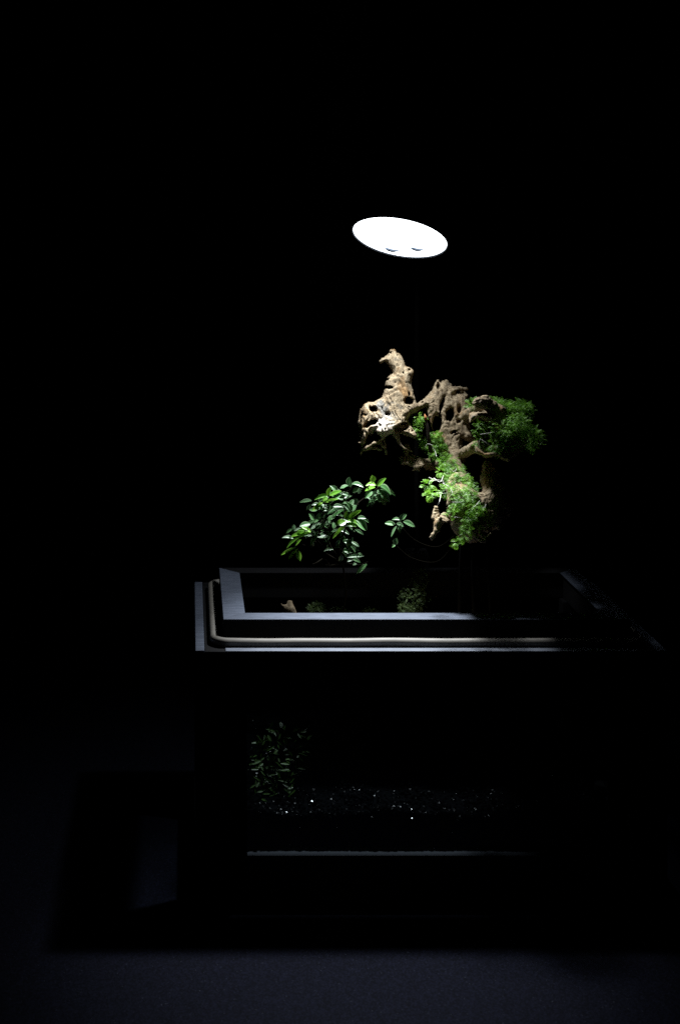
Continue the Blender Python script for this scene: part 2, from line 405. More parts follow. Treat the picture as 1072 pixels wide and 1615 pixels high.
# ------------------------------------------------------------------ the tank
X0, X1, Y1 = 0.0065, 0.6065, 0.336
PX = 0.0723                       # inner edge of the front posts
LX0, LX1, LY0, LY1 = 0.0432, 0.5698, 0.036, 0.300
def tank():
    t = empty('terrarium_tank', (0.3065, 0.168, 0)); tag(t, 'black framed glass tank with open lid frame and pale seal', 'tank')
    bx = lambda n, lo, hi, m=M_BLACK, b=0.0008: bevel_box(n, lo, hi, m, t, b)
    # posts, bottom rails, upper rails
    for x0, x1 in ((X0, PX), (0.613 - PX, X1)):
        bx('corner_post', (x0, 0, 0), (x1, 0.036, 0.3175))
        bx('corner_post', (x0, 0.255, 0), (x1, Y1, 0.3175))
    bx('bottom_rail', (PX + .0003, 0.0, 0), (0.613 - PX - .0003, 0.034, 0.066), M_RAIL)
    bx('bottom_rail', (PX + .0003, 0.302, 0), (0.613 - PX - .0003, Y1, 0.066))
    bx('bottom_rail', (X0, 0.0363, 0), (X0 + 0.028, 0.2547, 0.066))
    bx('bottom_rail', (X1 - 0.028, 0.0363, 0), (X1, 0.2547, 0.066))
    bx('upper_rail', (PX + .0003, 0.0, 0.248), (0.613 - PX - .0003, 0.016, 0.3175))
    bx('flange', (PX + .0003, 0.0163, 0.311), (0.613 - PX - .0003, 0.0357, 0.3175))
    bx('upper_rail', (PX + .0003, 0.302, 0.248), (0.613 - PX - .0003, Y1, 0.3175))
    bx('upper_rail', (X0, 0.0363, 0.248), (X0 + 0.017, 0.2547, 0.3175))
    bx('flange', (X0 + .0173, 0.0363, 0.311), (X0 + 0.0365, 0.2547, 0.3175))
    bx('upper_rail', (X1 - 0.017, 0.0363, 0.248), (X1, 0.2547, 0.3175))
    bx('flange', (X1 - 0.0365, 0.0363, 0.311), (X1 - .0173, 0.2547, 0.3175))
    bx('floor_plate', (X0 + 0.029, 0.0345, 0.004), (X1 - 0.029, 0.3015, 0.012))
    # glass
    bx('glass_pane', (PX + .0005, 0.013, 0.0663), (0.613 - PX - .0005, 0.018, 0.2477), M_GLASS, 0.0004)
    bx('glass_pane', (PX + .0005, 0.315, 0.0663), (0.613 - PX - .0005, 0.320, 0.2477), M_GLASS, 0.0004)
    bx('glass_pane', (X0 + 0.011, 0.0366, 0.0663), (X0 + 0.016, 0.2544, 0.2477), M_GLASS, 0.0004)
    bx('glass_pane', (X1 - 0.016, 0.0366, 0.0663), (X1 - 0.011, 0.2544, 0.2477), M_GLASS, 0.0004)
    # lip on top of the upper rails, with dark corner guards between its lengths
    bx('lip', (0.0450, 0.0002, 0.3178), (0.568, 0.0130, 0.3262), M_LIP, 0.0009)
    bx('lip', (X0 + .0002, 0.0020, 0.3178), (X0 + 0.0115, 0.334, 0.3262), M_FRAME, 0.0009)
    bx('lip', (X1 - 0.0115, 0.0020, 0.3178), (X1 - .0002, 0.334, 0.3262), M_FRAME, 0.0009)
    bx('lip', (0.0450, 0.323, 0.3178), (0.568, 0.3358, 0.3262), M_FRAME, 0.0009)
    for gx0, gx1 in ((X0 + 0.0118, 0.0447), (0.5683, X1 - 0.0118)):
        for gy0, gy1 in ((0.0003, 0.0132), (0.3228, 0.3357)):
            bx('corner_guard', (gx0, gy0, 0.3178), (gx1, gy1, 0.3255), M_BLACK, 0.0025)
    # groove bed and pale seal
    bx('groove_bed', (X0 + 0.0118, 0.0134, 0.3178), (X1 - 0.0118, 0.0356, 0.3240), M_BLACK)
    bx('groove_bed', (X0 + 0.0118, 0.302, 0.3178), (X1 - 0.0118, 0.3226, 0.3240), M_BLACK)
    bx('groove_bed', (X0 + 0.0118, 0.0359, 0.3178), (LX0 - .0003, 0.3017, 0.3240), M_BLACK)
    bx('groove_bed', (LX1 + .0003, 0.0359, 0.3178), (X1 - 0.0118, 0.3017, 0.3240), M_BLACK)
    sx0, sx1, sy0, sy1, r = 0.0310, 0.5820, 0.0225, 0.3135, 0.018
    pts = []
    for cx, cy, a0 in ((sx1 - r, sy0 + r, -90), (sx1 - r, sy1 - r, 0), (sx0 + r, sy1 - r, 90), (sx0 + r, sy0 + r, 180)):
        for k in range(9):
            a = math.radians(a0 + 90 * k / 8); pts.append(Vector((cx + r * math.cos(a), cy + r * math.sin(a), 0.3303)))
    full = []
    for i, p in enumerate(pts):
        q = pts[(i + 1) % len(pts)]; n = max(1, int((q - p).length / 0.012))
        for k in range(n):
            w = p.lerp(q, k / n); w.z += 0.0005 * math.sin(w.x * 41 + w.y * 17) * math.sin(w.x * 13 + 1); full.append(w)
    tube('seal', full, 0.0054, M_SEAL, t, 14, closed=True)
    # mitred lid frame
    w, g = 0.0288, 0.00025
    a, b, c, d = (LX0, LY0), (LX1, LY0), (LX1, LY1), (LX0, LY1)
    ai, bi, ci, di = (LX0 + w, LY0 + w), (LX1 - w, LY0 + w), (LX1 - w, LY1 - w), (LX0 + w, LY1 - w)
    z0, z1 = 0.3182, 0.3562
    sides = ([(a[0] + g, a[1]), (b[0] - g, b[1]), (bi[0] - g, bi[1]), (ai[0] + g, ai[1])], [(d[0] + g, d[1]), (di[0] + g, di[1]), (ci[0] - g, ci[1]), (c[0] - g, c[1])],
             [(a[0], a[1] + g), (ai[0], ai[1] + g), (di[0], di[1] - g), (d[0], d[1] - g)], [(b[0], b[1] + g), (c[0], c[1] - g), (ci[0], ci[1] - g), (bi[0], bi[1] + g)])
    ai, bi, ci, di = (LX0 + w - .005, LY0 + w - .005), (LX1 - w + .005, LY0 + w - .005), (LX1 - w + .005, LY1 - w + .005), (LX0 + w - .005, LY1 - w + .005)
    under = ([(a[0] + g, a[1]), (b[0] - g, b[1]), (bi[0] - g, bi[1]), (ai[0] + g, ai[1])], [(d[0] + g, d[1]), (di[0] + g, di[1]), (ci[0] - g, ci[1]), (c[0] - g, c[1])],
             [(a[0], a[1] + g), (ai[0], ai[1] + g), (di[0], di[1] - g), (d[0], d[1] - g)], [(b[0], b[1] + g), (c[0], c[1] - g), (ci[0], ci[1] - g), (bi[0], bi[1] + g)])
    for q, u, mc in zip(sides, under, (M_FRAME, M_BLACK, M_FRAME, M_FRAME)):  # back cap is black: the beam's falloff there is put into its colour
        prism('lid_rail', u, z0, z1 - 0.0012, M_BLACK, t)
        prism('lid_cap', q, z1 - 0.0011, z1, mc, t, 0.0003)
tank()

# ------------------------------------------------------------------ driftwood: an implicit surface meshed with surface nets
class Noise:
    def __init__(s, seed): s.g = np.random.default_rng(seed).random((32, 32, 32)).astype(np.float32) * 2 - 1
    def __call__(s, x, y, z):
        i, j, k = np.floor(x).astype(int), np.floor(y).astype(int), np.floor(z).astype(int)
        fx, fy, fz = x - i, y - j, z - k
        fx, fy, fz = [f * f * (3 - 2 * f) for f in (fx, fy, fz)]
        r = 0
        for a in (0, 1):
            for b in (0, 1):
                for c in (0, 1):
                    r = r + s.g[(i + a) % 32, (j + b) % 32, (k + c) % 32] * (fx if a else 1 - fx) * (fy if b else 1 - fy) * (fz if c else 1 - fz)
        return r
NZ = [Noise(k) for k in range(6)]

def poly2d(U, V, poly):
    """signed distance to a polygon on a 2-D grid (negative inside)"""
    P = np.array(poly, float); d = np.full(U.shape, 1e9); inside = np.zeros(U.shape, bool)
    for i in range(len(P)):
        a, b = P[i], P[(i + 1) % len(P)]; e = b - a
        t = np.clip(((U - a[0]) * e[0] + (V - a[1]) * e[1]) / (e @ e), 0, 1)
        d = np.minimum(d, (U - a[0] - t * e[0]) ** 2 + (V - a[1] - t * e[1]) ** 2)
        c = (a[1] > V) != (b[1] > V)
        if a[1] != b[1]: inside ^= c & (U < (b[0] - a[0]) * (V - a[1]) / (b[1] - a[1]) + a[0])
    d = np.sqrt(d); return np.where(inside, -d, d)

def smin(a, b, k):
    h = np.clip(0.5 + 0.5 * (b - a) / k, 0, 1); return b + (a - b) * h - k * h * (1 - h)

class Field:
    """distance field on a grid; units are photograph pixels at the wood's depth (0.87 mm), w runs away from the camera"""
    def __init__(s, lo, hi, vox):
        s.lo, s.vox = np.array(lo, float), vox
        s.n = [int((h - l) / vox) + 1 for l, h in zip(lo, hi)]
        s.u = (lo[0] + vox * np.arange(s.n[0]))[:, None, None].astype(np.float32)
        s.v = (lo[1] + vox * np.arange(s.n[1]))[None, :, None].astype(np.float32)
        s.w = (lo[2] + vox * np.arange(s.n[2]))[None, None, :].astype(np.float32)
        s.d = np.full(s.n, 60.0, np.float32)
    def _box(s, lo, hi):
        a = np.clip(((np.array(lo) - s.lo) / s.vox).astype(int), 0, s.n); b = np.clip(((np.array(hi) - s.lo) / s.vox).astype(int) + 2, 0, s.n)
        return tuple(slice(i, j) for i, j in zip(a, b))
    def plate(s, poly, wc, T, R, k=3.0, tilt=(0, 0), bulge=0.0):
        """inflated polygon: half thickness T reached R inside its outline; wc depth of its middle, tilt = slope in u, v"""
        P = np.array(poly, float); lo, hi = P.min(0) - 14, P.max(0) + 14
        c = P.mean(0)
        span = T + abs(tilt[0]) * (hi[0] - lo[0]) + abs(tilt[1]) * (hi[1] - lo[1]) + abs(bulge) + 14
        b = s._box((*lo, wc - span), (*hi, wc + span))
        U, V, Wd = s.u[b[0]], s.v[:, b[1]], s.w[:, :, b[2]]
        if 0 in (U.shape[0], V.shape[1], Wd.shape[2]): return
        d2 = poly2d(np.broadcast_to(U[:, :, 0], (U.shape[0], V.shape[1])), np.broadcast_to(V[:, :, 0], (U.shape[0], V.shape[1])), poly).astype(np.float32)
        x = np.clip(-d2 / R, 0, 1); h = T * np.sqrt(1 - (1 - x) ** 2)
        mid = wc + tilt[0] * (U[:, :, 0] - c[0]) + tilt[1] * (V[:, :, 0] - c[1]) - bulge * x
        q = np.abs(Wd - mid[:, :, None])
        f = np.where(d2[:, :, None] < 0, np.maximum(0.75 * (q - h[:, :, None]), -T), np.sqrt(np.maximum(d2, 0)[:, :, None] ** 2 + q ** 2))
        s.d[b] = smin(s.d[b], f, k)
    def caps(s, pts, k=3.0):
        """chain of tapered capsules (u, v, w, r)"""
        for (u0, v0, w0, r0), (u1, v1, w1, r1) in zip(pts[:-1], pts[1:]):
            m = max(r0, r1) + 12
            b = s._box((min(u0, u1) - m, min(v0, v1) - m, min(w0, w1) - m), (max(u0, u1) + m, max(v0, v1) + m, max(w0, w1) + m))
            x, y, z = s.u[b[0]] - u0, s.v[:, b[1]] - v0, s.w[:, :, b[2]] - w0
            e = (u1 - u0, v1 - v0, w1 - w0); ee = sum(q * q for q in e) + 1e-6
            t = np.clip((x * e[0] + y * e[1] + z * e[2]) / ee, 0, 1)
            f = np.sqrt((x - t * e[0]) ** 2 + (y - t * e[1]) ** 2 + (z - t * e[2]) ** 2) - (r0 + (r1 - r0) * t)
            s.d[b] = smin(s.d[b], f.astype(np.float32), k)
    def pit(s, c, r, k=2.0, rot=0.0):
        """carve an ellipsoid; rot turns it in the picture plane"""
        m = max(r) + 8; b = s._box([q - m for q in c], [q + m for q in c])
        x, y, z = s.u[b[0]] - c[0], s.v[:, b[1]] - c[1], s.w[:, :, b[2]] - c[2]
        cr, sr = math.cos(rot), math.sin(rot); x, y = x * cr + y * sr, y * cr - x * sr
        q = np.sqrt((x / r[0]) ** 2 + (y / r[1]) ** 2 + (z / r[2]) ** 2); f = ((q - 1) * min(r)).astype(np.float32)
        s.d[b] = -smin(-s.d[b], f, k)
    def roughen(s, amps):
        idx = np.nonzero(np.abs(s.d) < 9)
        u = s.lo[0] + s.vox * idx[0]; v = s.lo[1] + s.vox * idx[1]; w = s.lo[2] + s.vox * idx[2]
        wx = 5 * NZ[0](u / 19, v / 19, w / 19); wy = 5 * NZ[1](u / 19, v / 19, w / 19)
        add = 0
        for k, (wl, amp, ridged) in enumerate(amps):
            n = NZ[2 + k % 4]((u + wx) / wl, (v + wy) / (wl * 1.7), w / wl)
            if ridged: n = 1 - 2 * np.abs(n) - 0.4
            add = add + amp * n
        # flaking: thin steps along the grain
        q = 3.0 * NZ[1]((u + wx) / 15, (v + wy) / 24, w / 15); add = add + 1.7 * (np.floor(q) + np.clip((q - np.floor(q)) * 4, 0, 1) - q)
        gr = NZ[4]((u + 0.5 * wx) / 3.4, v / 22, w / 3.4); add = add + 0.7 * np.abs(gr)
        s.d[idx] += add.astype(np.float32)
    def nets(s):
        d = s.d; ins = d < 0
        c = np.zeros(tuple(k - 1 for k in d.shape), np.int8)
        for a in (0, 1):
            for b in (0, 1):
                for e in (0, 1):
                    c += ins[a:a + c.shape[0], b:b + c.shape[1], e:e + c.shape[2]]
        cell = np.nonzero((c > 0) & (c < 8)); n = len(cell[0])
        ids = np.full(c.shape, -1, np.int64); ids[cell] = np.arange(n)
        acc = np.zeros((n, 3)); cnt = np.zeros(n)
        i, j, k = cell; cor = [(a, b, e) for a in (0, 1) for b in (0, 1) for e in (0, 1)]
        for p in range(8):
            for q in range(p + 1, 8):
                A, B = cor[p], cor[q]
                if sum(abs(x - y) for x, y in zip(A, B)) != 1: continue
                da = d[i + A[0], j + A[1], k + A[2]]; db = d[i + B[0], j + B[1], k + B[2]]
                m = (da < 0) != (db < 0); t = np.where(m, da / np.where(m, da - db, 1), 0)
                for ax in range(3): acc[:, ax] += m * (A[ax] + t * (B[ax] - A[ax]))
                cnt += m
        vert = s.lo + s.vox * (np.stack(cell, 1) + acc / cnt[:, None])
        faces = []
        for ax in range(3):
            sl0 = [slice(None)] * 3; sl1 = [slice(None)] * 3; sl0[ax] = slice(0, -1); sl1[ax] = slice(1, None)
            A, B = ins[tuple(sl0)], ins[tuple(sl1)]
            o1, o2 = [q for q in range(3) if q != ax]
            e = np.nonzero(A != B); e = [x.copy() for x in e]
            ok = (e[o1] > 0) & (e[o2] > 0) & (e[o1] < d.shape[o1] - 1) & (e[o2] < d.shape[o2] - 1); e = [x[ok] for x in e]
            def idx(d1, d2):
                p = [x.copy() for x in e]; p[o1] -= d1; p[o2] -= d2; return ids[p[0], p[1], p[2]]
            q = np.stack([idx(1, 1), idx(0, 1), idx(0, 0), idx(1, 0)], 1)
            flip = A[e[0], e[1], e[2]] if ax != 1 else ~A[e[0], e[1], e[2]]
            q[~flip] = q[~flip][:, ::-1]; faces.append(q)
        return vert, np.concatenate(faces)

WY = 0.210                                    # depth of w = 0
WS = (DIST + WY) / F
def wood_xyz(p):
    """grid point (u, v, w) to the world; sizes stay true, the piece is set where the photograph shows its middle"""
    p = np.asarray(p, float); k = WS
    # shapes are drawn at the depth they stand at, so centre offsets are taken at that depth
    Y = WY + p[..., 2] * k; kk = (DIST + Y) / F
    return np.stack([(p[..., 0] - U0) * kk, Y, H - (p[..., 1] - V0) * kk], -1)

def driftwood():
    f = Field((556, 540, -186), (846, 936, 74), 1.25)
    # spire and left body
    f.plate([(616, 551), (620, 552), (627, 555), (633, 561), (637, 569), (639, 577), (646, 579), (651, 583), (652, 588), (649, 594), (648, 599), (647, 604), (649, 611), (651, 618), (653, 625), (656, 634),
             (660, 640), (656, 648), (647, 654), (642, 661), (646, 670), (654, 680), (657, 687), (653, 692), (646, 689), (640, 683), (632, 680), (624, 682), (616, 684), (609, 688), (604, 692), (600, 686), (594, 679), (587, 680), (580, 688), (575, 698),
             (570, 700), (570, 686), (568, 669), (571, 646), (575, 638), (582, 634), (590, 634), (597, 631), (602, 627), (605, 620), (606, 611), (608, 603), (610, 596), (615, 592), (619, 589), (618, 583), (613, 577), (609, 571), (604, 569), (600, 571), (602, 566), (607, 562), (611, 559)],
            2, 10, 8, 3, tilt=(0, -0.36), bulge=4)
    f.caps([(614, 560, 36, 3), (617, 552, 40, 2.0), (622, 553, 42, 2.5), (629, 559, 44, 2.5)], 2)
    f.caps([(610, 565, 32, 4), (603, 568, 29, 2.4), (600, 571, 27, 1.4)], 2)
    # bridge and the right body
    f.plate([(650, 640), (656, 637), (664, 632), (672, 626), (679, 619), (683, 611), (686, 604), (690, 600), (695, 604), (698, 601), (704, 603), (709, 609), (714, 611), (722, 613), (718, 618), (717, 622), (723, 625), (731, 628), (736, 634), (740, 641), (738, 650), (736, 656), (739, 667), (745, 680), (749, 690), (744, 697), (735, 695), (729, 692), (728, 706), (724, 716), (712, 724), (700, 722), (692, 704), (685, 690), (680, 675), (677, 662), (674, 652), (671, 642), (663, 645), (656, 651), (648, 652)],
            14, 9, 8, 3, tilt=(0.10, -0.34), bulge=3)
    f.caps([(690, 601, 33, 2.4), (686, 612, 28, 4), (683, 626, 20, 5), (680, 640, 12, 5), (679, 652, 6, 3.4), (677, 659, 4, 2)], 3)
    f.caps([(703, 604, 36, 4.2), (708, 616, 31, 5), (714, 626, 25, 6), (727, 631, 22, 6), (735, 638, 22, 4)], 3)
    f.caps([(714, 612, 34, 2.4), (724, 612, 36, 1.6), (735, 613, 38, 1.2)], 2)
    f.caps([(703, 603, 36, 2), (709, 607, 37, 1.2), (711, 608, 37, 0.8)], 1.5)
    f.caps([(728, 619, 38, 2.4), (735, 624, 36, 2)], 2)
    f.caps([(717, 646, 16, 5), (722, 660, 11, 6), (729, 676, 5, 7), (738, 688, 1, 7), (744, 692, 1, 4.5)], 4)
    f.caps([(699, 668, 12, 6), (712, 672, 10, 6), (722, 668, 10, 5)], 4)
    f.caps([(708, 690, 12, 12), (704, 706, 16, 10)], 5)
    # cavities
    P = f.pit
    P((588, 645, -10), (7, 6, 50), 1.5, rot=0.3); P((644, 632, -2), (8.5, 6.5, 60), 1.5, rot=0.2); P((646, 622, 6), (4.5, 5, 14), 1.5); P((645, 606, 14), (3.5, 4, 10), 1)
    P((612, 625, 2), (3.6, 3, 14), 1); P((612, 611, 6), (9, 2.4, 16), 1); P((611, 598, 10), (7, 2.4, 12), 1, rot=-0.4)
    P((610, 653, -16), (3.6, 3, 14), 1); P((585, 667, -14), (14, 6, 60), 1.5, rot=-0.5); P((588, 691, -18), (11, 9, 60), 1.5, rot=-0.35)
    P((634, 673, -18), (14, 6, 60), 1.5, rot=-0.4); P((640, 697, -8), (17, 12, 60), 2, rot=0.4); P((616, 704, -4), (12, 16, 34), 3)
    P((709, 653, 4), (8, 13, 60), 1.5, rot=0.15); P((698, 634, 0), (5, 21, 60), 1.5, rot=0.32); P((689, 668, -4), (8, 18, 34), 3, rot=0.1)
    P((691, 610, 20), (3.4, 8, 12), 1.5); P((724, 664, 0), (5, 6, 14), 1, rot=0.5); P((724, 646, 8), (5, 9, 14), 1.5); P((756, 675, 2), (16, 13, 26), 3); P((617, 556, 30), (3, 2.2, 10), 1); P((627, 556, 34), (2.6, 2, 10), 1)
    P((745, 643, 12), (6, 4, 12), 1.5); P((728, 620, 30), (9, 3.4, 12), 1.5); P((765, 842, -160), (4, 5, 12), 1.5); P((577, 662, -10), (3, 2.2, 10), 1); P((579, 654, -10), (3.4, 2.2, 10), 1)
    P((717, 683, 2), (7, 5, 10), 2, rot=0.4); P((733, 668, -2), (3, 3, 8), 1)
    rng = random.Random(5)
    for _ in range(30):
        u, v = rng.uniform(572, 668), rng.uniform(560, 700); w = 2 - 0.36 * (v - 645) - 12 if u < 660 else 14 - 0.34 * (v - 660) - 11
        r = rng.uniform(1.0, 2.6); P((u, v, w), (r * rng.uniform(0.8, 2.2), r, r * 2.2), 1.2, rot=rng.uniform(-0.6, 0.9))
    # pale snag in front
    f.caps([(611, 652, -4, 6), (607, 661, -13, 6.5), (604, 670, -20, 8), (600, 679, -25, 7)], 3)
    f.caps([(604, 672, -20, 6), (613, 677, -18, 6), (621, 681, -13, 4)], 3)
    f.caps([(597, 676, -22, 3.8), (590, 676, -20, 3.4), (585, 683, -18, 2.4)], 3)
    f.caps([(605, 684, -13, 2.2), (606, 694, -11, 1.3), (607, 706, -9, 1.2)], 2)
    # ridge above the big lower cavity, and the ridge crossing it
    f.caps([(618, 680, -10, 4), (630, 681, -12, 3.6), (643, 684, -10, 4), (654, 688, -8, 3.6)], 3)
    f.caps([(622, 684, -20, 2.6), (627, 696, -21, 2.2), (636, 706, -20, 2.2), (649, 712, -18, 1.8)], 2)
    f.caps([(627, 686, -21, 2), (630, 697, -22, 1.8)], 2)
    f.caps([(612, 663, -8, 6), (622, 669, -9, 4), (632, 674, -9, 3.5), (645, 672, -6, 4)], 3)
    # left shell, lower rim and its broken tips
    f.caps([(573, 650, 4, 6), (571, 668, -4, 5), (573, 684, -12, 4.2), (573, 697, -21, 3)], 4)
    f.caps([(573, 694, -22, 3), (570, 699, -23, 2), (566, 698, -24, 1.2)], 2)
    f.caps([(573, 697, -22, 2.6), (571, 706, -22, 2.2), (569, 716, -21, 1.8)], 2)
    f.caps([(574, 708, -25, 3.6), (579, 705, -26, 3.4), (588, 699, -26, 3), (597, 697, -25, 2.6), (604, 703, -24, 2.4), (608, 713, -22, 1.7), (611, 721, -21, 1.0)], 3)
    f.caps([(597, 697, -25, 2), (603, 690, -25, 1.6), (606, 683, -26, 1.8)], 2)
    f.caps([(580, 707, -24, 2.6), (590, 706, -23, 2.2), (600, 709, -21, 2)], 3)
    # shelf with the pale tip
    f.plate([(629, 719), (640, 717), (650, 716), (660, 722), (669, 733), (664, 739), (656, 737), (648, 737), (640, 732), (633, 733)], -14, 5, 6, 3, tilt=(0, -0.7))
    f.caps([(654, 732, -20, 5.5), (656, 738, -24, 4.2), (651, 743, -24, 1.6)], 2.5)
    f.caps([(656, 737, -24, 4), (661, 743, -23, 1.5)], 2.5)
    f.caps([(662, 728, -8, 6), (676, 732, 10, 8), (700, 735, 34, 9)], 5)
    f.caps([(640, 705, 6, 5), (640, 716, -6, 4)], 3)
    # dome shaped knob, brown plate under it, and the bark tray under the moss: this end leans out too
    f.caps([(732, 655, 8, 7), (744, 650, -30, 7), (756, 642, -66, 8)], 5)
    f.caps([(753, 635, -118, 8), (764, 634, -120, 9), (775, 642, -118, 9), (784, 657, -114, 9), (790, 672, -110, 9)], 5)
    f.plate([(740, 652), (746, 650), (754, 650), (764, 650), (772, 653), (780, 660), (774, 664), (766, 661), (758, 658), (750, 659), (744, 664), (740, 668)], -112, 14, 5, 3, tilt=(-0.5, -0.8))
    f.caps([(722, 722, -10, 9), (736, 712, -46, 8), (750, 705, -112, 8)], 5)
    f.plate([(748, 701), (756, 708), (764, 714), (773, 712), (782, 711), (792, 717), (800, 717), (818, 707), (830, 700), (822, 711), (812, 720), (802, 728), (792, 725), (784, 719), (772, 721), (760, 718), (750, 714)], -122, 26, 4, 2, tilt=(0, -0.25))
    f.caps([(750, 705, -110, 8), (768, 712, -108, 8), (790, 709, -68, 8), (815, 700, -66, 6), (830, 690, -64, 4)], 5)
    # unseen boss behind knob and moss, added to shade right and back rails
    f.caps([(785, 652, -96, 14), (781, 652, -40, 15), (778, 650, 10, 15), (766, 646, 54, 14), (752, 650, 40, 11)], 6)
    # lower wood leans out towards the viewer; flakes, root, gnarled rings
    f.caps([(716, 706, 12, 13), (718, 740, -30, 14), (724, 768, -92, 19), (732, 796, -134, 24), (738, 824, -138, 25), (744, 842, -142, 15)], 8)
    f.caps([(768, 735, -104, 8), (774, 755, -112, 14), (782, 790, -124, 22), (776, 815, -134, 20)], 8)
    f.caps([(735, 800, -134, 20), (790, 800, -122, 20)], 8)
    f.plate([(685, 797), (690, 799), (693, 811), (690, 822), (684, 822), (680, 818), (682, 806)], -118, 4, 4, 2, tilt=(0.3, -0.5))
    f.plate([(693, 812), (701, 815), (711, 821), (704, 825), (697, 822)], -134, 4, 3, 2, tilt=(0.2, -0.8))
    f.caps([(700, 816, -126, 7), (690, 826, -126, 6), (688, 836, -130, 4), (681, 848, -132, 3)], 3)
    f.caps([(757, 808, -142, 4), (767, 818, -146, 4), (776, 828, -148, 4), (769, 836, -154, 3.5), (758, 832, -158, 3), (756, 842, -162, 3), (764, 849, -164, 3.2), (773, 842, -162, 2.4)], 2)
    f.caps([(740, 842, -164, 3), (749, 846, -166, 2.6), (757, 853, -168, 2.6), (764, 853, -166, 2.6)], 2)
    f.caps([(776, 826, -148, 3), (786, 832, -146, 2), (792, 830, -142, 1.5)], 2)
    f.caps([(766, 744, 10, 7), (771, 750, -8, 4), (774, 758, -12, 2)], 3)
    f.d -= 1.1
    f.roughen([(34, 1.8, False), (13, 0.9, True), (6.5, 0.6, False), (3.8, 0.5, True)])
    va, fa = f.nets()
    # coarse part, down in the tank: the trunk and the low limb the plants root on
    g = Field((430, 860, -185), (890, 1296, 92), 3.4)
    g.caps([(780, 1004, -100, 30), (745, 1030, -36, 40), (715, 1060, 10, 36), (700, 1140, 30, 30), (690, 1292, 34, 34)], 8)
    g.caps([(730, 1020, 0, 34), (640, 1012, 0, 30), (560, 1006, 8, 26), (490, 998, 16, 18), (464, 980, 22, 11), (456, 962, 22, 10), (456, 950, 22, 7)], 8)
    g.caps([(454, 960, 22, 8), (443, 953, 20, 5)], 5)
    # unseen broad root plate low in the tank, added to shade its inside
    g.caps([(520, 1020, -36, 24), (600, 1026, -50, 28), (690, 1030, -52, 30), (790, 1026, -40, 28), (850, 1026, -20, 22)], 10)
    g.caps([(520, 1024, -84, 18), (600, 1030, -94, 22), (690, 1034, -96, 22), (800, 1030, -88, 22), (860, 1030, -60, 18)], 10)
    g.caps([(740, 1016, 20, 30), (800, 1016, 24, 26), (850, 1020, 20, 20)], 10)
    g.roughen([(34, 5.0, False), (15, 3.0, True), (8, 1.6, False)])
    vb, fb = g.nets()
    v = np.concatenate([wood_xyz(va), wood_xyz(vb)]); fc = np.concatenate([fa, fb + len(va)])
    me = bpy.data.meshes.new('driftwood')
    me.vertices.add(len(v)); me.vertices.foreach_set('co', v.ravel().astype(np.float32))
    me.loops.add(fc.size); me.loops.foreach_set('vertex_index', fc.ravel().astype(np.int32))
    me.polygons.add(len(fc)); me.polygons.foreach_set('loop_start', np.arange(0, fc.size, 4, dtype=np.int32))
    me.update(calc_edges=True); me.validate()
    o = link('driftwood', me, None, M_WOOD, True)
    # thin matt black rods hold the upper wood over the root below
    for (u0, v0, w0), (u1, v1, w1) in (((744, 846, -140), (748, 1012, -60)), ((766, 842, -136), (776, 1000, -98)), ((728, 836, -130), (722, 1016, -30))):
        tube('support_rod', [Vector(wood_xyz((u0, v0, w0))), Vector(wood_xyz((u1, v1, w1)))], .0022, M_HOUSE, o, 10)
    tag(o, 'gnarled brown driftwood with hollow cavities and an upright spire', 'driftwood')
    return o
driftwood()

# ------------------------------------------------------------------ leafy shrub
def leaf_mesh(name, width, fold, droop, m, twist=0.0):
    nl, nw = 7, 4; vs, fs, uv = [], [], []
    for i in range(nl + 1):
        s = i / nl; half = width * 0.5 * (math.sin(math.pi * min(1, s * 0.94 + 0.03)) ** 0.75) * (1.08 - 0.25 * s)
        for j in range(nw + 1):
            t = j / nw * 2 - 1
            tw = twist * s; y, z = half * t, abs(t) ** 1.3 * half * fold - droop * s * s
            vs.append((s, y * math.cos(tw) - z * math.sin(tw) * 0.3, z + y * math.sin(tw))); uv.append((s, j / nw))
    for i in range(nl):
        for j in range(nw):
            a = i * (nw + 1) + j; fs.append((a, a + nw + 1, a + nw + 2, a + 1))
    me = mesh(name, vs, fs); me.materials.append(m)
    l = me.uv_layers.new(name='UVMap')
    for lp in me.loops: l.data[lp.index].uv = uv[lp.vertex_index]
    me.polygons.foreach_set('use_smooth', [True] * len(me.polygons)); return me

LEAVES = {k: [leaf_mesh('leaf', 1.0, fo, dr, m, tw) for fo, dr, tw in ((0.30, 0.10, 0), (0.45, 0.18, 0.25), (0.20, 0.05, -0.2), (0.55, 0.28, 0.1))]
          for k, m in (('m', M_MATURE), ('y', M_YOUNG))}

def put_leaf(parent, p, q, wid, kind, face=None, k=None):
    d = q - p; L = d.length; x = d.normalized()
    n = face or Vector((random.uniform(-.35, .35), random.uniform(-.75, -.25), random.uniform(.55, 1.0)))
    n = n - x * n.dot(x); n = n.normalized() if n.length > 1e-4 else x.orthogonal().normalized()
    y = n.cross(x)
    o = bpy.data.objects.new('leaf', (LEAVES[kind])[random.randrange(4) if k is None else k]); COL.objects.link(o); o.parent = parent
    M = Matrix((x * L, y * wid, n * (0.5 * L + 0.5 * wid))).transposed().to_4x4()
    M.translation = p - parent.location; o.matrix_local = M
    return o

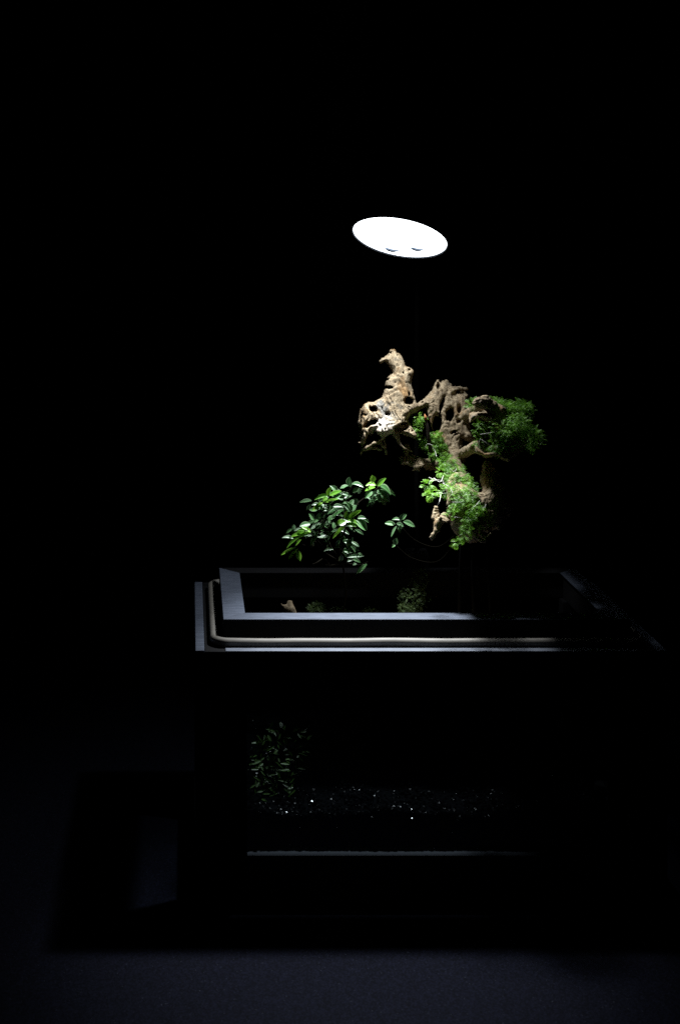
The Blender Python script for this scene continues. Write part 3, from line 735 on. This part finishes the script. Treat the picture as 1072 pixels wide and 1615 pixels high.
# base, tip, width in an enlarged view of the photograph (0.2239 photograph pixels to a unit, from 430, 730)
SH = '''705 135 702 92 45 y;725 160 665 150 45 y;720 172 655 192 40 y;735 160 790 112 36 y;745 165 832 205 58 m;740 190 815 262 58 m;760 188 860 216 34 m;722 196 714 222 30 m;745 230 790 285 46 m;700 200 655 238 36 m;735 205 690 240 34 m;750 215 745 270 30 m;
540 166 540 108 52 m;556 152 628 156 38 m;604 216 611 178 24 m;530 160 480 175 34 m;
385 236 407 176 42 y;395 234 305 247 34 y;400 227 474 200 42 y;384 240 355 266 28 y;350 280 286 330 30 y;362 276 450 256 28 y;440 246 476 222 30 m;346 300 344 330 26 m;330 300 284 290 30 m;
547 346 498 292 38 m;552 346 528 280 46 m;556 340 585 300 36 m;498 326 392 348 48 m;500 332 402 396 40 m;425 312 492 302 36 m;
520 402 520 342 38 y;530 402 606 338 34 y;515 412 447 432 44 y;525 412 606 432 48 y;590 404 656 462 58 m;598 392 648 386 34 m;640 398 674 416 24 m;522 440 602 442 30 y;515 446 443 502 36 y;508 452 428 522 28 y;482 488 474 518 22 m;
322 404 248 424 30 m;292 400 262 362 38 m;322 402 326 358 30 m;262 430 198 442 42 m;268 488 212 454 34 y;262 496 176 522 32 y;256 486 182 468 28 y;260 492 146 496 28 y;204 508 134 516 30 y;186 528 102 588 28 y;162 598 68 642 26 y;176 608 116 672 28 y;180 618 190 686 38 y;200 540 160 580 26 y;
310 530 264 580 38 m;315 522 422 494 44 m;332 384 346 352 26 m;352 384 376 356 28 m;398 412 374 434 26 m;410 396 440 380 24 m;300 440 268 462 26 m;360 420 340 452 26 m;410 430 396 408 22 m;
426 612 368 616 28 m;478 574 438 602 28 m;472 544 446 592 28 m;528 540 546 608 44 m;494 628 520 656 18 m;524 666 632 654 30 m;548 588 584 622 28 m;482 648 474 692 34 m;662 714 596 774 42 m;590 712 562 716 18 m;600 640 630 650 20 m;300 470 330 440 24 m;320 480 300 520 22 m'''
SPRIG = '860 432 798 424 38 m;892 402 846 394 28 m;900 416 918 362 34 m;920 416 994 442 44 m;872 428 918 442 34 m;884 456 896 492 22 m;872 446 836 512 16 m;905 440 890 470 24 m;912 400 938 366 18 m'
SPRIG2 = '866 574 867 536 40 m;862 580 840 590 26 m'

def pts_of(s):
    for row in s.split(';'):
        a = row.split(); u0, v0, u1, v1, w = [float(x) for x in a[:5]]
        yield 430 + u0 * .2239, 730 + v0 * .2239, 430 + u1 * .2239, 730 + v1 * .2239, w * .2239, a[5]

def shrub(name, rows, label, root, Yf, seed, fill=0):
    random.seed(seed)
    t = empty(name, root); tag(t, label, 'shrub')
    tips = []
    for u0, v0, u1, v1, w, k in pts_of(rows):
        Y = Yf(u0, v0) + random.uniform(-.010, .010); dl = math.hypot(u1 - u0, v1 - v0)
        u1 += (u1 - u0) * .10; v1 += (v1 - v0) * .10
        p = at(u0, v0, Y); q = at(u1, v1, Y + random.uniform(-.5, .25) * dl * WS)
        put_leaf(t, p, q, w * (DIST + Y) / F * random.uniform(1.0, 1.2), k)
        tips.append((p, u0, v0))
    return t, tips

def Ybush(u, v): return 0.135 + 0.0002 * (u - 520) - 0.00012 * (v - 800)
bush, tips = shrub('leafy_shrub', SH, 'bushy shrub of small glossy leaves spreading left of the driftwood', at(535, 985, 0.215), Ybush, 3)
random.seed(21)
# shaded leaves inside the bush
for _ in range(105):
    c = random.choice(((475, 840, 18, 16), (505, 800, 22, 16), (530, 815, 24, 22), (545, 785, 22, 14), (548, 845, 18, 20), (510, 838, 26, 16), (592, 782, 14, 9), (555, 868, 18, 14)))
    a = random.uniform(0, 6.28); rr = math.sqrt(random.random()); u, v = c[0] + c[2] * rr * math.cos(a), c[1] + c[3] * rr * math.sin(a)
    Y = Ybush(u, v) + random.uniform(.016, .05); an = random.uniform(0, 6.28); L = random.uniform(11, 19)
    put_leaf(bush, at(u, v, Y), at(u + L * math.cos(an), v + L * .7 * math.sin(an) + 2, Y + random.uniform(-.006, .006)), L * random.uniform(.34, .52) * WS, 'm')
# stems: from the root on the low limb up through each cluster
def stem(parent, ctrl, r0, r1, n=20, m=M_STEM):
    p = curve_pts(ctrl, n); k = len(p) - 1
    return tube('stem', p, [r0 + (r1 - r0) * i / k for i in range(k + 1)], m, parent, 6)
R0 = at(535, 985, 0.215)
stem(bush, [R0, at(545, 940, .19), at(540, 885, .155)], .0013, .0012)
for c in ([(510, 870), (492, 850), (470, 848), (452, 868)], [(515, 850), (510, 810), (516, 784)], [(540, 850), (547, 828), (560, 830)],
          [(556, 840), (560, 800), (585, 778), (597, 768)], [(534, 850), (548, 790), (551, 768)], [(510, 850), (500, 835), (508, 820)], [(555, 890), (566, 891), (580, 886)],
          [(520, 892), (505, 888), (510, 883)]):
    stem(bush, [at(540, 888, .157)] + [at(u, v, Ybush(u, v) + .010) for u, v in c], .0012, .0005)
for (p, u, v) in tips[::3]:
    stem(bush, [p, p + Vector((random.uniform(-.006, .006), .006, -.006)), p + Vector((random.uniform(-.01, .01), .014, -.014))], .0005, .0007, 6)
tube('twig', curve_pts([at(493, 890, .11), at(500, 887, .115), at(511, 881, .13), at(519, 890, .15)], 12), [.0013, .0008, .0008] + [.0007] * 20 if False else .0009, M_STEM, bush, 6)

sp, tp = shrub('leafy_sprig', SPRIG, 'small leafy sprig standing alone below the driftwood shelf', at(722, 840, .125), lambda u, v: .14, 9)
stem(sp, [at(722, 840, .125), at(690, 862, .135), at(655, 852, .14), at(631, 829, .14)], .0003, .0003)
sp2, tp = shrub('leaf_shoot', SPRIG2, 'lone dim round leaf on a shoot below the small sprig', at(722, 850, .12), lambda u, v: .15, 10)
stem(sp2, [at(722, 850, .12), at(690, 885, .14), at(650, 880, .15), at(624, 860, .15)], .0003, .0003)

# ------------------------------------------------------------------ ferny fronds and moss
class Tuft:
    """many small fronds joined into one mesh"""
    def __init__(s): s.v, s.f = [], []
    def frond(s, base, d, nrm, L, wid, n, curl, shape=1.0):
        d = d.normalized(); nrm = nrm - d * nrm.dot(d)
        nrm = nrm.normalized() if nrm.length > 1e-4 else d.orthogonal().normalized()
        p = base.copy(); step = L / n; ax = d.cross(nrm)
        for i in range(n):
            sfr = i / n
            d = (d - nrm * curl / n).normalized(); nrm = (nrm - d * nrm.dot(d)).normalized(); ax = d.cross(nrm)
            q = p + d * step
            w = wid * (math.sin(math.pi * (0.18 + 0.80 * sfr)) ** shape); b = len(s.v)
            fw = d * step * 1.3; up = nrm * w * random.uniform(.05, .35)
            s.v += [p - ax * step * .08, p + ax * step * .08, q]; s.f.append((b, b + 1, b + 2))
            for sg in (-1, 1):
                b = len(s.v); e = ax * sg
                s.v += [p, p + e * w * .5 - d * step * .05 + up * .6, p + e * w + fw * .55 + up, p + e * w * .5 + d * step * .60 + up * .6]
                s.f.append((b, b + 1, b + 2, b + 3))
            p = q
    def build(s, name, parent, m):
        return link(name, mesh(name, s.v, s.f), parent, m)

def rnd_dir(): 
    v = Vector(RNG.normal(size=3)); return v.normalized()

def moss(name, label, root, blobs, m, L, wid, n, curl, out=0.7, fr='frond', shape=1.0, up=0.5, dens=1.0, tight=1.0):
    t = empty(name, root); tag(t, label, 'moss')
    tf = Tuft()
    for (u, v, Y, ru, rv, rw, cnt) in blobs:
        c = at(u, v, Y + (DY - lean(u, v) if v < 1100 else 0))
        for _ in range(int(cnt * dens)):
            q = rnd_dir()
            if q.y > .35: q.y = -q.y
            rr = random.uniform(.55, 1.0)
            p = c + Vector((q.x * ru, q.y * rw, q.z * rv)) * WS * rr * tight
            d = (q * out + rnd_dir() * .8 + Vector((0, -.25, up))).normalized()
            nm = (Vector((0, -.4, 1)) + rnd_dir() * .6)
            tf.frond(p, d, nm, L * random.uniform(.6, 1.25), wid * random.uniform(.7, 1.2), n, curl * random.uniform(.2, 1.4), shape)
    o = tf.build(fr, t, m); o['kind'] = 'stuff'
    return t

def lean(u, v):
    """how far the wood leans out towards the viewer there"""
    if u > 740 and v < 735: return .128 * min(1, (u - 728) / 28)
    return .150 * min(1, max(0, (v - 712) / 80)) if 655 < u < 775 and v < 870 else 0

def threads(parent, rows, Y, r=.00035):
    for row in rows:
        tube('thread', curve_pts([at(u, v, Y + DY - lean(u, v) + dy) for u, v, dy in row], 14), r, M_THREAD, parent, 5)

random.seed(4)
g = moss('hanging_moss', 'bright green ferny moss trailing down the middle of the driftwood', at(735, 870, .17 + DY),
     [(662, 660, .150, 9, 9, 7, 22), (659, 675, .150, 6, 9, 6, 18), (661, 692, .150, 6, 8, 6, 14), (688, 690, .150, 12, 9, 8, 40), (692, 704, .146, 13, 9, 8, 44), (672, 704, .150, 9, 8, 7, 22), (688, 718, .152, 12, 8, 8, 22),
      (706, 728, .148, 16, 12, 9, 50), (700, 746, .146, 12, 9, 8, 40), (722, 742, .150, 10, 8, 8, 22), (714, 758, .146, 14, 10, 8, 36), (735, 762, .150, 12, 10, 8, 36), (726, 776, .148, 13, 10, 8, 34), (745, 785, .150, 8, 12, 7, 26),
      (704, 775, .154, 9, 12, 7, 16), (720, 795, .152, 12, 10, 8, 16), (752, 804, .148, 11, 9, 8, 30), (738, 816, .148, 12, 8, 8, 26), (735, 833, .148, 8, 10, 7, 22), (712, 740, .144, 11, 9, 8, 30), (728, 754, .142, 11, 9, 8, 30), (742, 772, .142, 10, 9, 8, 26), (728, 788, .142, 11, 9, 8, 26), (714, 772, .142, 9, 9, 8, 22), (728, 846, .148, 6, 9, 6, 16), (720, 856, .150, 4, 6, 5, 8), (712, 808, .156, 8, 10, 6, 10)],
     M_FERN, .0080, .0027, 9, 2.0, dens=1.8, tight=.86)
threads(g, [[(676, 753, -.012), (688, 757, -.012), (700, 758, -.008)], [(680, 759, -.012), (692, 757, -.014), (702, 762, -.008)], [(684, 754, -.012), (694, 760, -.012), (699, 750, -.01)], [(698, 762, -.012), (708, 768, -.014), (714, 778, -.01)],
            [(713, 792, -.012), (722, 792, -.012), (730, 792, -.01)], [(716, 816, -.012), (724, 816, -.012), (729, 818, -.01)], [(718, 735, -.014), (719, 741, -.014), (714, 744, -.012)], [(688, 778, -.012), (698, 778, -.01), (704, 778, -.004)], [(695, 780, -.01), (693, 790, -.012), (690, 798, -.008)], [(766, 795, 0), (764, 800, -.004), (758, 801, -.008)], [(756, 790, -.004), (750, 797, -.006), (746, 800, -.01)],
            [(682, 706, -.016), (686, 712, -.018), (688, 720, -.016)], [(670, 706, -.012), (674, 700, -.014), (682, 702, -.016)]], .150)
g2 = moss('fern_sprout', 'two bright fern rosettes hanging just left of the trailing moss', at(678, 772, .16 + DY), [(673, 766, .145, 6, 5, 5, 18), (678, 780, .145, 7, 6, 5, 18)], M_FERN, .0110, .0036, 8, .9)
g3 = moss('fern_tuft', 'tiny bright fern tuft tucked beside the dome shaped wood knob', at(743, 640, .175 + DY), [(743, 637, .168, 5, 5, 4, 22)], M_FERN, .0085, .0032, 7, 1.0)
g4 = moss('moss_cushion', 'dark green moss cushion on the right end of the driftwood', at(805, 712, .18 + DY),
     [(800, 690, .168, 22, 24, 16, 260), (815, 672, .172, 20, 18, 14, 170), (830, 690, .174, 18, 20, 12, 110), (792, 706, .164, 16, 9, 10, 80), (845, 690, .176, 10, 12, 8, 24)], M_MOSS, .0095, .0015, 11, 2.2, .6, 'strand', .6, .15, dens=1.9)
threads(g4, [[(757, 685, -.004), (770, 683, -.008), (784, 680, -.008)], [(759, 693, -.006), (769, 700, -.010), (778, 708, -.010)], [(757, 692, -.004), (755, 700, -.006), (753, 704, -.004)], [(826, 703, -.006), (834, 702, -.008), (832, 690, -.006)], [(842, 690, 0), (852, 694, 0), (854, 700, 0)], [(816, 699, -.012), (826, 700, -.012), (834, 698, -.01)],
            [(838, 698, 0), (846, 701, 0), (856, 696, .002)]], .168)
def sprinkle(parent, blobs, m, L, wid, n, curl, name):
    tf = Tuft()
    for (u, v, Y, ru, rv, rw, cnt) in blobs:
        c = at(u, v, Y + DY - lean(u, v))
        for _ in range(cnt):
            q = rnd_dir(); q.y = -abs(q.y); p = c + Vector((q.x * ru, q.y * rw, q.z * rv)) * WS
            tf.frond(p, (q * .6 + rnd_dir()).normalized(), Vector((0, -.5, 1)) + rnd_dir() * .5, L * random.uniform(.5, 1.2), wid, n, curl * random.uniform(.3, 1.3), .7)
    o = tf.build(name, parent, m); o['kind'] = 'stuff'
sprinkle(g4, [(795, 684, .168, 21, 20, 17, 110), (812, 672, .170, 20, 16, 15, 70), (786, 704, .164, 14, 9, 11, 60)], M_FERN, .009, .0016, 10, 2.0, 'light_strand')
g5 = moss('moss_fringe', 'low dark moss fringe running along the top right edge of the wood', at(805, 640, .20 + DY),
     [(785, 636, .244, 10, 5, 26, 60), (797, 640, .244, 10, 6, 26, 70), (812, 640, .246, 12, 6, 26, 70), (826, 640, .246, 10, 8, 26, 70), (790, 650, .244, 6, 6, 20, 30), (830, 650, .244, 8, 7, 20, 30)], M_MOSS, .0090, .0016, 9, 1.6, .6, 'strand', .6, .3, dens=1.8)
g6 = moss('moss_patch', 'shaded moss patch inside the hollow below the brown wood plate', at(757, 690, .18 + DY), [(772, 668, .172, 8, 6, 5, 34), (756, 676, .180, 12, 12, 8, 60), (760, 698, .180, 12, 9, 8, 46)], M_MOSS, .0085, .0018, 9, 1.4, .6, 'strand', .6, .2)
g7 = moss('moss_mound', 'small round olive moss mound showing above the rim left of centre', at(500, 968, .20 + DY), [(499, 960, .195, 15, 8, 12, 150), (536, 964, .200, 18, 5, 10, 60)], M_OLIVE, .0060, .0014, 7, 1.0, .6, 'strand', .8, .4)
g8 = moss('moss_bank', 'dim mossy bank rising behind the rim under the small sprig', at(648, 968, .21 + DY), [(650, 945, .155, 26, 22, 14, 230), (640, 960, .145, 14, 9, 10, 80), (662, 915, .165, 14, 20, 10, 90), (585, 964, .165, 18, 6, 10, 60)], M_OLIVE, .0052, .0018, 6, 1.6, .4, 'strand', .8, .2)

# dark twig standing in the moss, with its broken tip
tw = empty('broken_twig', at(680, 720, .15 + DY)); tag(tw, 'dark upright twig with broken orange tip in the trailing moss', 'twig')
tube('twig_stem', curve_pts([at(683, 730, .150 + DY), at(677, 700, .140 + DY), at(674, 676, .138 + DY), at(671, 661, .138 + DY)], 16), [.0034 - .0001 * i for i in range(60)][:len(curve_pts([(0, 0, 0), (1, 0, 0), (2, 0, 0), (3, 0, 0)], 16))], M_BARK, tw, 9)
tube('broken_tip', [at(671, 662, .138 + DY), at(670.6, 657, .138 + DY), at(669.5, 653, .138 + DY)], [.0023, .0019, .0004], M_TIP, tw, 8)

# ------------------------------------------------------------------ inside the tank: gravel and the plant behind the glass
def gravel():
    rng = np.random.default_rng(3)
    vs, fs = [], []
    ph = (1 + 5 ** .5) / 2
    ico = np.array([(-1, ph, 0), (1, ph, 0), (-1, -ph, 0), (1, -ph, 0), (0, -1, ph), (0, 1, ph), (0, -1, -ph), (0, 1, -ph), (ph, 0, -1), (ph, 0, 1), (-ph, 0, -1), (-ph, 0, 1)]) / 1.902
    icf = [(0, 11, 5), (0, 5, 1), (0, 1, 7), (0, 7, 10), (0, 10, 11), (1, 5, 9), (5, 11, 4), (11, 10, 2), (10, 7, 6), (7, 1, 8), (3, 9, 4), (3, 4, 2), (3, 2, 6), (3, 6, 8), (3, 8, 9), (4, 9, 5), (2, 4, 11), (6, 2, 10), (8, 6, 7), (9, 8, 1)]
    top = lambda x, y: 0.112 + 0.10 * max(0, y - .02) + .003 * math.sin(x * 31) + .002 * math.sin(x * 77 + y * 50)
    def peb(x, y, z, r):
        b = len(vs); sc = r * rng.uniform(.6, 1.25, 3); jit = rng.normal(0, .13, (12, 3))
        q, _ = np.linalg.qr(rng.normal(size=(3, 3)))
        for p in ((ico + jit) * sc) @ q: vs.append((x + p[0], y + p[1], z + p[2]))
        fs.extend([tuple(b + i for i in f) for f in icf])
    for _ in range(4200):
        x, y = rng.uniform(PX + .004, .535), .022 + .26 * rng.random() ** 1.6
        peb(x, y, top(x, y) - rng.uniform(0, .003), rng.uniform(.0012, .0030))
    for _ in range(3600):
        x = rng.uniform(PX + .003, .536); z = rng.uniform(.062, top(x, .02)); peb(x, .0215 + rng.uniform(0, .003), z, rng.uniform(.0012, .0030))
    # the bed they lie on
    b = len(vs); n = 40
    for k, y in enumerate((.0245, .0245, .30, .30)):
        for i in range(n):
            x = PX + .002 + (.538 - PX - .002) * i / (n - 1); vs.append((x, y, .0125 if k in (0, 3) else top(x, y) - .003))
    for k in range(4):
        for i in range(n - 1): fs.append((b + k * n + i, b + k * n + i + 1, b + ((k + 1) % 4) * n + i + 1, b + ((k + 1) % 4) * n + i))
    o = link('gravel', mesh('gravel', vs, fs), None, M_GRAVEL)
    tag(o, 'dark wet glinting gravel bed behind the front glass', 'gravel', kind='stuff')
gravel()

def lower_plant():
    root = at(418, 1275, .075); t = empty('tank_plant', root); tag(t, 'dim green plant with narrow leaves behind the lower left glass', 'plant')
    me = {}
    for k in range(3):
        me[k] = leaf_mesh('leaf', 1.0, .2, .08 + .06 * k, M_WATERPLANT)
    rng = random.Random(8)
    def lf(u0, v0, u1, v1, w, Y):
        p = at(u0, v0, Y); q = at(u1, v1, Y + rng.uniform(-.006, .006)); x = q - p; L = x.length; x.normalize()
        n = Vector((rng.uniform(-.3, .3), -.6, .8)); n = (n - x * n.dot(x)).normalized(); y = n.cross(x)
        o = bpy.data.objects.new('leaf', me[rng.randrange(3)]); COL.objects.link(o); o.parent = t
        M = Matrix((x * L, y * w * WS, n * L * .6)).transposed().to_4x4(); M.translation = p - root; o.matrix_local = M
    for a in ((412, 1200, 393, 1206, 6), (412, 1199, 405, 1211, 5), (408, 1214, 391, 1214, 4), (456, 1214, 442, 1215, 4), (455, 1220, 453, 1225, 5), (464, 1228, 455, 1235, 6), (456, 1206, 443, 1204, 4), (466, 1246, 455, 1255, 4), (405, 1192, 394, 1194, 4), (404, 1180, 398, 1184, 4),
              (418, 1208, 412, 1214, 3), (462, 1242, 454, 1244, 4), (410, 1168, 402, 1174, 4)):
        lf(*a, .06)
    # stems with whorls
    for (u, v0, v1, Y) in ((405, 1275, 1160, .065), (425, 1275, 1150, .085), (448, 1275, 1150, .09), (470, 1272, 1152, .10), (458, 1275, 1200, .07), (412, 1278, 1200, .055), (436, 1275, 1156, .07), (416, 1275, 1165, .10), (482, 1272, 1150, .11)):
        c = [at(u + rng.uniform(-6, 6), v0 + (v1 - v0) * k / 4, Y) for k in range(5)]
        tube('stem', curve_pts(c, 12), .0008, M_STEM, t, 5)
        v = v1
        while v < v0 - 15:
            for k in range(rng.randrange(1, 4)):
                a = rng.uniform(0, 6.28); L = rng.uniform(6, 17); b = v + rng.uniform(-6, 6); uu = u + rng.uniform(-3, 3)
                lf(uu, b, max(393, uu + L * math.cos(a)), b + L * .75 * math.sin(a) + 2, rng.uniform(2.2, 4.6), Y + rng.uniform(-.012, .02))
            v += rng.uniform(7, 15)
lower_plant()
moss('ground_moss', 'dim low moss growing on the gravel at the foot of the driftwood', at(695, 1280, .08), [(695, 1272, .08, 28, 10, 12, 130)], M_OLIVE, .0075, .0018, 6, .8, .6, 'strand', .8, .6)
